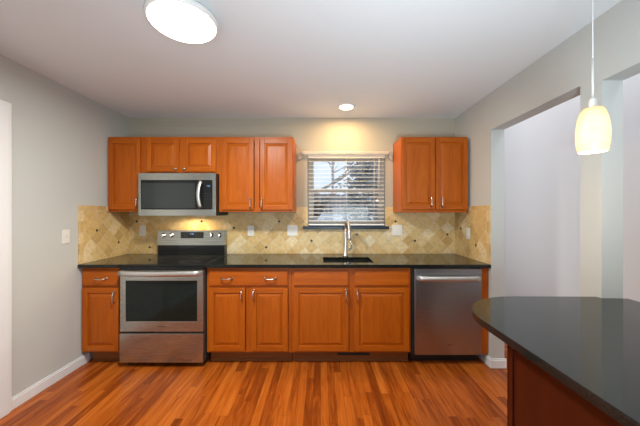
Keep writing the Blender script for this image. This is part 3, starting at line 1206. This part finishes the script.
def digits(bm, txt, x, z, h, y):
    wd = h * 0.55; th = h * 0.14
    for ch in txt:
        if ch == ':':
            for zz in (0.3, 0.7):
                box(bm, x, x + th, y, y + 0.0006, z + h * zz - th / 2, z + h * zz + th / 2)
            x += th * 2.2
            continue
        R = {'a': (0, wd, h - th, h), 'g': (0, wd, h / 2 - th / 2, h / 2 + th / 2), 'd': (0, wd, 0, th),
             'f': (0, th, h / 2, h), 'e': (0, th, 0, h / 2), 'b': (wd - th, wd, h / 2, h), 'c': (wd - th, wd, 0, h / 2)}
        for s in SEG[ch]:
            a, b2, c, d2 = R[s]
            box(bm, x + a, x + b2, y, y + 0.0006, z + c, z + d2)
        x += wd + th * 1.5


bm = NB(); digits(bm, '7:30', (dx0 + dx1) / 2 - 0.024, 1.136, 0.018, cony(1.1) - 0.0048)
obj('clock_digits', bm, BLUEGL, dsp)
KEYM = simple('key_print_grey', (0.07, 0.08, 0.08), 0.4)
for i in range(9):
    if 3 <= i <= 5:
        continue
    for j in range(2):
        x = dx0 + 0.014 + i * 0.025
        bm = NB()
        box(bm, x, x + 0.012, cony(1.1) - 0.0046, cony(1.1) - 0.0038, 1.112 + j * 0.022, 1.117 + j * 0.022)
        obj('touch_key', bm, KEYM, dsp)

# ------------------------------------------------------------------ microwave
MX0, MX1, MZ0, MZ1, MY = -1.789, -1.032, 1.345, 1.764, 2.745
t = thing('microwave', 'stainless over-the-range microwave mounted beneath the short wall cabinet', 'microwave', (-1.41, 2.95, MZ0))
bm = NB(); box(bm, MX0 + 0.004, MX1 - 0.004, MY + 0.021, YB - 0.01, MZ0 + 0.012, MZ1 - 0.002, 0, 0.002)
obj('body', bm, DARKMET, t)
bm = NB()
gx0, gx1, gz0, gz1 = MX0 + 0.024, MX1 - 0.030, 1.407, 1.696
box(bm, MX0, gx0, MY, MY + 0.02, MZ0, MZ1, 0, 0.002)
box(bm, gx1, MX1, MY, MY + 0.02, MZ0, MZ1, 0, 0.002)
box(bm, gx0, gx1, MY, MY + 0.02, MZ0, gz0, 0, 0.002)
box(bm, gx0, gx1, MY, MY + 0.02, gz1, MZ1, 0, 0.002)
obj('front_frame', bm, STEEL, t)
bm = NB(); box(bm, gx0 + 0.0005, -1.152, MY + 0.001, MY + 0.018, gz0 + 0.0005, gz1 - 0.0005)
md = obj('door', bm, BLACKGL, t)
bm = NB(); box(bm, gx0 + 0.006, -1.235, MY + 0.0002, MY + 0.0009, gz0 + 0.012, gz1 - 0.03)
obj('window_screen', bm, SCREEN, md)
bm = NB()
pts = []
for k in range(15):
    s = -1 + 2 * k / 14
    pts.append((-1.168 - 0.016 * (1 - s * s), MY - 0.022 - 0.022 * (1 - s * s), 1.553 + s * 0.130))
tube(bm, pts, 0.017, 14, squash=((0, 1, 0), 0.6))
for s in (-1, 1):
    box(bm, -1.177, -1.159, MY - 0.024, MY + 0.0008, 1.553 + s * 0.120 - 0.011, 1.553 + s * 0.120 + 0.011, 0, 0.003)
obj('handle', bm, HANDST, md)
bm = NB(); box(bm, -1.1505, gx1 - 0.0005, MY + 0.001, MY + 0.018, gz0 + 0.0005, gz1 - 0.0005)
cp = obj('control_panel', bm, BLACKGL, t)
bm = NB(); digits(bm, '7:30', -1.120, 1.630, 0.014, MY + 0.0003)
obj('clock_digits', bm, BLUEGL, cp)
for i in range(3):
    for j in range(6):
        bm = NB()
        box(bm, -1.140 + i * 0.026, -1.140 + i * 0.026 + 0.010, MY + 0.0004, MY + 0.0009, 1.43 + j * 0.026, 1.434 + j * 0.026)
        obj('touch_key', bm, KEYM, cp)
bm = NB(); box(bm, MX0 + 0.01, MX1 - 0.01, MY + 0.03, YB - 0.02, MZ0 + 0.001, MZ0 + 0.0115)
bp_ = obj('underside_panel', bm, BLACKPL, t)
bm = NB(); box(bm, -1.44, -1.32, 2.96, 3.02, MZ0 - 0.002, MZ0 + 0.0008)
obj('cooktop_lamp', bm, COOKLENS, bp_, label='lit warm lamp lens')
al = area('cooktop_lamp_light', (-1.38, 2.99, MZ0 - 0.004), (math.radians(-12), 0, 0), 0.14, 0.06, 4.0, (1.0, 0.76, 0.44))

# ------------------------------------------------------------------ dishwasher
DX0, DX1 = 0.843, 1.444
t = thing('dishwasher', 'stainless steel dishwasher with a bowed bar handle at the cabinet run end', 'dishwasher', (1.143, 2.8, 0))
bm = NB(); box(bm, 0.818, 1.4465, 2.530, 3.10, 0.10, 0.880)
for x in (0.86, 1.40):
    for y in (2.62, 3.05):
        lathe(bm, [(0.015, 0.0), (0.015, 0.1)], (x, y, 0), 'z', 10, capa=True, capb=True)
obj('body', bm, BLACKPL, t)
bm = NB(); box(bm, DX0, DX1, 2.508, 2.529, 0.100, 0.872, 0, 0.003)
dd = obj('door', bm, STEELD, t)
bm = NB()
pts = []
for k in range(17):
    s = -1 + 2 * k / 16
    pts.append((1.143 + s * 0.274, 2.508 - 0.026 - 0.026 * (1 - s * s), 0.790))
tube(bm, pts, 0.0245, 14, squash=((0, 1, 0), 0.5))
for s in (-1, 1):
    box(bm, 1.143 + s * 0.266 - 0.012, 1.143 + s * 0.266 + 0.012, 2.480, 2.5078, 0.774, 0.806, 0, 0.003)
obj('handle', bm, HANDST, dd)
bm = NB()
for i in range(7):
    box(bm, 1.138 + i * 0.0062, 1.1425 + i * 0.0062, 2.5074, 2.5084, 0.186, 0.193)
obj('badge', bm, SLOT, dd)
bm = NB(); box(bm, 0.83, 1.44, 2.60, 2.612, 0.002, 0.099)
obj('toe_panel', bm, BLACKPL, t)

# ------------------------------------------------------------------ peninsula
poly = [(0.692, -0.35)]
poly.append((0.692, 1.20))
for k in range(1, 16):
    a = PI - (PI / 2) * k / 16
    poly.append((1.06 + 0.368 * math.cos(a), 1.20 + 0.34 * math.sin(a)))
poly += [(1.06, 1.54), (1.5095, 1.54), (1.5095, 1.5045), (1.650, 1.5045), (1.650, -0.35)]
bm = NB(); prism(bm, poly[::-1], CZ0, CZ1, 0.007)
tag(obj('peninsula_countertop', bm, GRANITE, None, (1.2, 0.8, CZ0)), 'black granite peninsula countertop with a rounded corner below the pendant', 'countertop')
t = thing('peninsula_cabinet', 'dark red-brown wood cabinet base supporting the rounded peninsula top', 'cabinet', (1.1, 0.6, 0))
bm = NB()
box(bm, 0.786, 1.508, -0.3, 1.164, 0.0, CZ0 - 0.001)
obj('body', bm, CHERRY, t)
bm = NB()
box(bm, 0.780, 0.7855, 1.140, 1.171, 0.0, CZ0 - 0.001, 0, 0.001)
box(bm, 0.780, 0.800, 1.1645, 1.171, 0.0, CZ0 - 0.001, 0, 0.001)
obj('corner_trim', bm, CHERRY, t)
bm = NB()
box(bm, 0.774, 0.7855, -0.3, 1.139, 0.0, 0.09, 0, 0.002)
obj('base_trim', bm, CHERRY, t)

# ------------------------------------------------------------------ blind
t = thing('window_blind', 'white slatted blind with cream valance over the window behind the faucet', 'blind', (0.285, YB, 1.25))
bm = NB()
vz0, vz1 = 2.024, 2.050
box(bm, -0.197, 0.750, YB - 0.040, YB - 0.028, vz0, vz1, 0, 0.003)
for x in (-0.197, 0.738):
    box(bm, x, x + 0.012, YB - 0.028, YB - 0.0005, vz0, vz1)
box(bm, -0.204, 0.7565, YB - 0.048, YB - 0.026, vz1 - 0.014, vz1 + 0.004, 0, 0.004)
box(bm, -0.200, 0.753, YB - 0.043, YB - 0.027, vz0 - 0.002, vz0 + 0.012, 0, 0.003)
obj('valance', bm, VALM, t)
for x in (-0.247, 0.757):
    bm = NB()
    s = 1 if x > 0 else -1
    t2 = bmesh.new()
    xa, xb = (x, x + 0.042)
    P = [(xa, YB - 0.034, vz1 - 0.004), (xb, YB - 0.034, vz1 - 0.004), (xb, YB - 0.0005, vz1 - 0.004), (xa, YB - 0.0005, vz1 - 0.004)]
    za, zb = (vz0 - 0.065, vz0 - 0.03) if x < 0 else (vz0 - 0.03, vz0 - 0.065)
    Q = [(xa, YB - 0.024, za), (xb, YB - 0.024, zb), (xb, YB - 0.0005, zb - 0.01), (xa, YB - 0.0005, za - 0.01)]
    p = [t2.verts.new(v) for v in P]; q = [t2.verts.new(v) for v in Q]
    t2.faces.new(p); t2.faces.new(q[::-1])
    for k in range(4):
        t2.faces.new((p[k], p[(k + 1) % 4], q[(k + 1) % 4], q[k]))
    merge(bm, t2)
    obj('end_return_shadow', bm, simple('return_shadow_taupe', (0.42, 0.35, 0.27), 0.5), t)  # valance end return, its sloped shadow put into shape and taupe colour
bm = NB()
box(bm, -0.138, 0.715, YB - 0.024, YB + 0.024, 1.985, 2.025, 0, 0.002)
obj('headrail', bm, VALM, t)
bm = NB()
ns = 16
for i in range(ns):
    zc = 1.285 + i * 0.0445
    t2 = bmesh.new()
    th = math.radians(9)
    pr = []
    for s in (-1, -0.33, 0.33, 1):
        y = YB + 0.002 + s * 0.0245
        z = zc + s * 0.0245 * math.tan(th) + 0.0022 * (1 - s * s)
        pr.append((y, z))
    up = [[t2.verts.new((x, y, z + 0.0013)) for (y, z) in pr] for x in (-0.134, 0.711)]
    lo = [[t2.verts.new((x, y, z - 0.0013)) for (y, z) in pr] for x in (-0.134, 0.711)]
    for k in range(3):
        t2.faces.new((up[0][k], up[1][k], up[1][k + 1], up[0][k + 1]))
        t2.faces.new((lo[0][k], lo[0][k + 1], lo[1][k + 1], lo[1][k]))
    t2.faces.new((up[0][0], lo[0][0], lo[1][0], up[1][0]))
    t2.faces.new((up[0][3], up[1][3], lo[1][3], lo[0][3]))
    for e in (0, 1):
        t2.faces.new(up[e] + lo[e][::-1])
    merge(bm, t2)
obj('slats', bm, SLATM, t)
bm = NB(); box(bm, -0.134, 0.711, YB - 0.024, YB + 0.026, 1.2335, 1.250, 0, 0.003)
obj('bottom_rail', bm, SLATM, t)
for x in (-0.02, 0.288, 0.60):
    bm = NB()
    for y in (YB - 0.0235, YB + 0.0275):
        tube(bm, [(x, y, 1.25), (x, y, 1.99)], 0.0012, 6)
    obj('ladder_cord', bm, WHITEPL, t)
bm = NB(); tube(bm, [(0.648, YB - 0.031, 1.99), (0.648, YB - 0.033, 1.62)], 0.003, 8)
obj('tilt_wand', bm, WHITEPL, t)

# ------------------------------------------------------------------ outlets and switches


def plate(name, label, cat, c, w_, h_, kind, side='back', group='white wall plates on the tile'):
    """built facing -Y around the origin, then turned"""
    R = {'back': Matrix.Identity(3), 'left': Matrix.Rotation(PI / 2, 3, 'Z'), 'right': Matrix.Rotation(-PI / 2, 3, 'Z')}[side]
    t = thing(name, label, cat, c, group)
    base = Vector(c)

    def put(pname, bm, m, par, lab=None):
        for v in bm.verts:
            v.co = R @ v.co + base
        return obj(pname, bm, m, par, label=lab)
    bm = NB(); box(bm, -w_ / 2, w_ / 2, -0.006, -0.0003, -h_ / 2, h_ / 2, 0, 0.002)
    p = put('cover_plate', bm, ALMOND, t)
    xs = [0] if w_ < 0.09 else [-0.023, 0.023]
    for x in xs:
        if kind == 'outlet':
            for zc in (-0.0195, 0.0195):
                bm = NB(); box(bm, x - 0.017, x + 0.017, -0.008, -0.0055, zc - 0.0135, zc + 0.0135, 0, 0.001)
                r = put('receptacle', bm, WHITEPL, t)
                bm = NB()
                for sx in (-0.007, 0.006):
                    box(bm, x + sx - 0.0015, x + sx + 0.0015, -0.0084, -0.0078, zc - 0.002, zc + 0.007)
                put('slot', bm, SLOT, r)
        elif kind == 'toggle':
            bm = NB(); box(bm, x - 0.005, x + 0.005, -0.0065, -0.0055, -0.012, 0.012)
            box(bm, x - 0.004, x + 0.004, -0.018, -0.006, 0.0, 0.010, 0, 0.001)
            put('toggle', bm, WHITEPL, t)
        else:
            bm = NB(); box(bm, x - 0.0165, x + 0.0165, -0.0085, -0.0055, -0.033, 0.033, 0, 0.0015)
            put('rocker', bm, WHITEPL, t)
    return t


zp = 1.173
plate('wall_outlet', 'white outlet on the tile in the corner between countertop and range', 'outlet', ((142.6 - 320.5) / 280 * yb0, yb0, zp), 0.070, 0.114, 'outlet')
plate('wall_outlet', 'white outlet on the tile just beyond the range, under the two-door cabinet', 'outlet', ((250.8 - 320.5) / 280 * yb0, yb0, zp), 0.070, 0.114, 'outlet')
plate('wall_switch', 'double toggle switch plate on the tile beside the window sill', 'switch', ((292.2 - 320.5) / 280 * yb0, yb0, zp + 0.003), 0.114, 0.118, 'toggle')
plate('wall_switch', 'double rocker switch plate on the tile beneath the cabinet beyond the window', 'switch', ((396.9 - 320.5) / 280 * yb0, yb0, zp + 0.006), 0.114, 0.118, 'rocker')
plate('wall_switch', 'white single rocker plate on the side-wall tile above the dishwasher end', 'switch', (XR - TT, 2.849, 1.164), 0.070, 0.114, 'rocker', 'right')
plate('wall_switch', 'single switch plate on the bare painted wall near the door', 'switch', (XL, 2.364, 1.172), 0.072, 0.118, 'toggle', 'left', None)

# ------------------------------------------------------------------ ceiling disc light
LX, LY = -0.738, 1.500
t = thing('ceiling_light', 'round white flush disc light glowing on the ceiling', 'ceiling light', (LX, LY, CH))
bm = NB()
lathe(bm, [(0.135, -0.0005), (0.135, -0.020), (0.172, -0.022), (0.177, -0.030), (0.177, -0.048), (0.172, -0.054), (0.1665, -0.054)], (LX, LY, CH), 'z', 64, capa=True)
obj('rim', bm, simple('light_rim_white', (0.8, 0.79, 0.76), 0.3), t)
bm = NB()
lathe(bm, [(0.166, -0.050), (0.166, -0.056), (0.155, -0.066), (0.11, -0.074), (0.05, -0.077), (0.005, -0.0775)], (LX, LY, CH), 'z', 64, capa=True, capb=True)
obj('diffuser', bm, DISC, t)
l = bpy.data.lights.new('ceiling_light_glow', 'AREA'); l.shape = 'DISK'; l.size = 0.31; l.energy = 39; l.color = (0.98, 1.0, 0.95)
o = bpy.data.objects.new('ceiling_light_glow', l); o.location = (LX, LY, CH - 0.08); COL.objects.link(o)

# recessed downlight
QX, QY = 0.257, 2.82
t = thing('recessed_light', 'small lit recessed downlight in the ceiling above the sink', 'recessed light', (QX, QY, CH))
bm = NB()
lathe(bm, [(0.092, -0.0005), (0.092, -0.004), (0.080, -0.007), (0.070, -0.005), (0.066, -0.001)], (QX, QY, CH), 'z', 40, capb=True)
obj('trim_ring', bm, TRIMW, t)
bm = NB()
lathe(bm, [(0.065, -0.003), (0.065, -0.006), (0.03, -0.009), (0.004, -0.010)], (QX, QY, CH), 'z', 40, capa=True, capb=True)
obj('lens', bm, LENS, t)
l = bpy.data.lights.new('recessed_light_glow', 'AREA'); l.shape = 'DISK'; l.size = 0.12; l.energy = 9; l.color = (1.0, 0.66, 0.30)
o = bpy.data.objects.new('recessed_light_glow', l); o.location = (QX, QY, CH - 0.012); COL.objects.link(o)

# ------------------------------------------------------------------ pendant
PX, PY = 1.090, 1.122
t = thing('pendant_light', 'amber glass pendant lamp hanging on a thin cord over the peninsula', 'pendant light', (PX, PY, CH))
bm = NB()
lathe(bm, [(0.06, -0.0005), (0.06, -0.012), (0.045, -0.022), (0.01, -0.026)], (PX, PY, CH), 'z', 32, capa=True, capb=True)
obj('canopy', bm, TRIMW, t)
CORD = simple('pale_cord', (0.62, 0.61, 0.60), 0.4)
bm = NB(); tube(bm, [(PX, PY, CH - 0.02), (PX, PY, 1.835)], 0.0022, 8)
obj('cord', bm, CORD, t)
bm = NB(); tube(bm, [(PX, PY, 1.99), (PX, PY, 1.835)], 0.0045, 10)
lathe(bm, [(0.006, 1.835), (0.012, 1.825), (0.014, 1.795), (0.014, 1.75), (0.008, 1.745)], (PX, PY, 0), 'z', 20, capa=True, capb=True)
obj('socket', bm, simple('pale_metal', (0.66, 0.64, 0.60), 0.35, 0.3), t)
bm = NB()
k_ = 0.76
lathe(bm, [(r_ * k_, 1.7045 + (z_ - 1.7045) * 0.9) for r_, z_ in (
    (0.024, 1.802), (0.040, 1.799), (0.050, 1.785), (0.060, 1.755), (0.067, 1.715), (0.0685, 1.68), (0.066, 1.645), (0.059, 1.61),
    (0.056, 1.607), (0.0565, 1.611), (0.063, 1.645), (0.0655, 1.68), (0.064, 1.715), (0.057, 1.755), (0.047, 1.782), (0.024, 1.796))], (PX, PY, 0), 'z', 40)
obj('shade', bm, SHADE, t)
bm = NB()
lathe(bm, [(0.008, 1.744), (0.011, 1.738), (0.019, 1.715), (0.022, 1.695), (0.018, 1.675), (0.005, 1.668)], (PX, PY, 0), 'z', 20, capa=True, capb=True)
obj('bulb', bm, BULB, t)
l = bpy.data.lights.new('pendant_glow', 'POINT'); l.shadow_soft_size = 0.02; l.energy = 4.6; l.color = (1.0, 0.74, 0.44)
o = bpy.data.objects.new('pendant_glow', l); o.location = (PX, PY, 1.618); COL.objects.link(o)
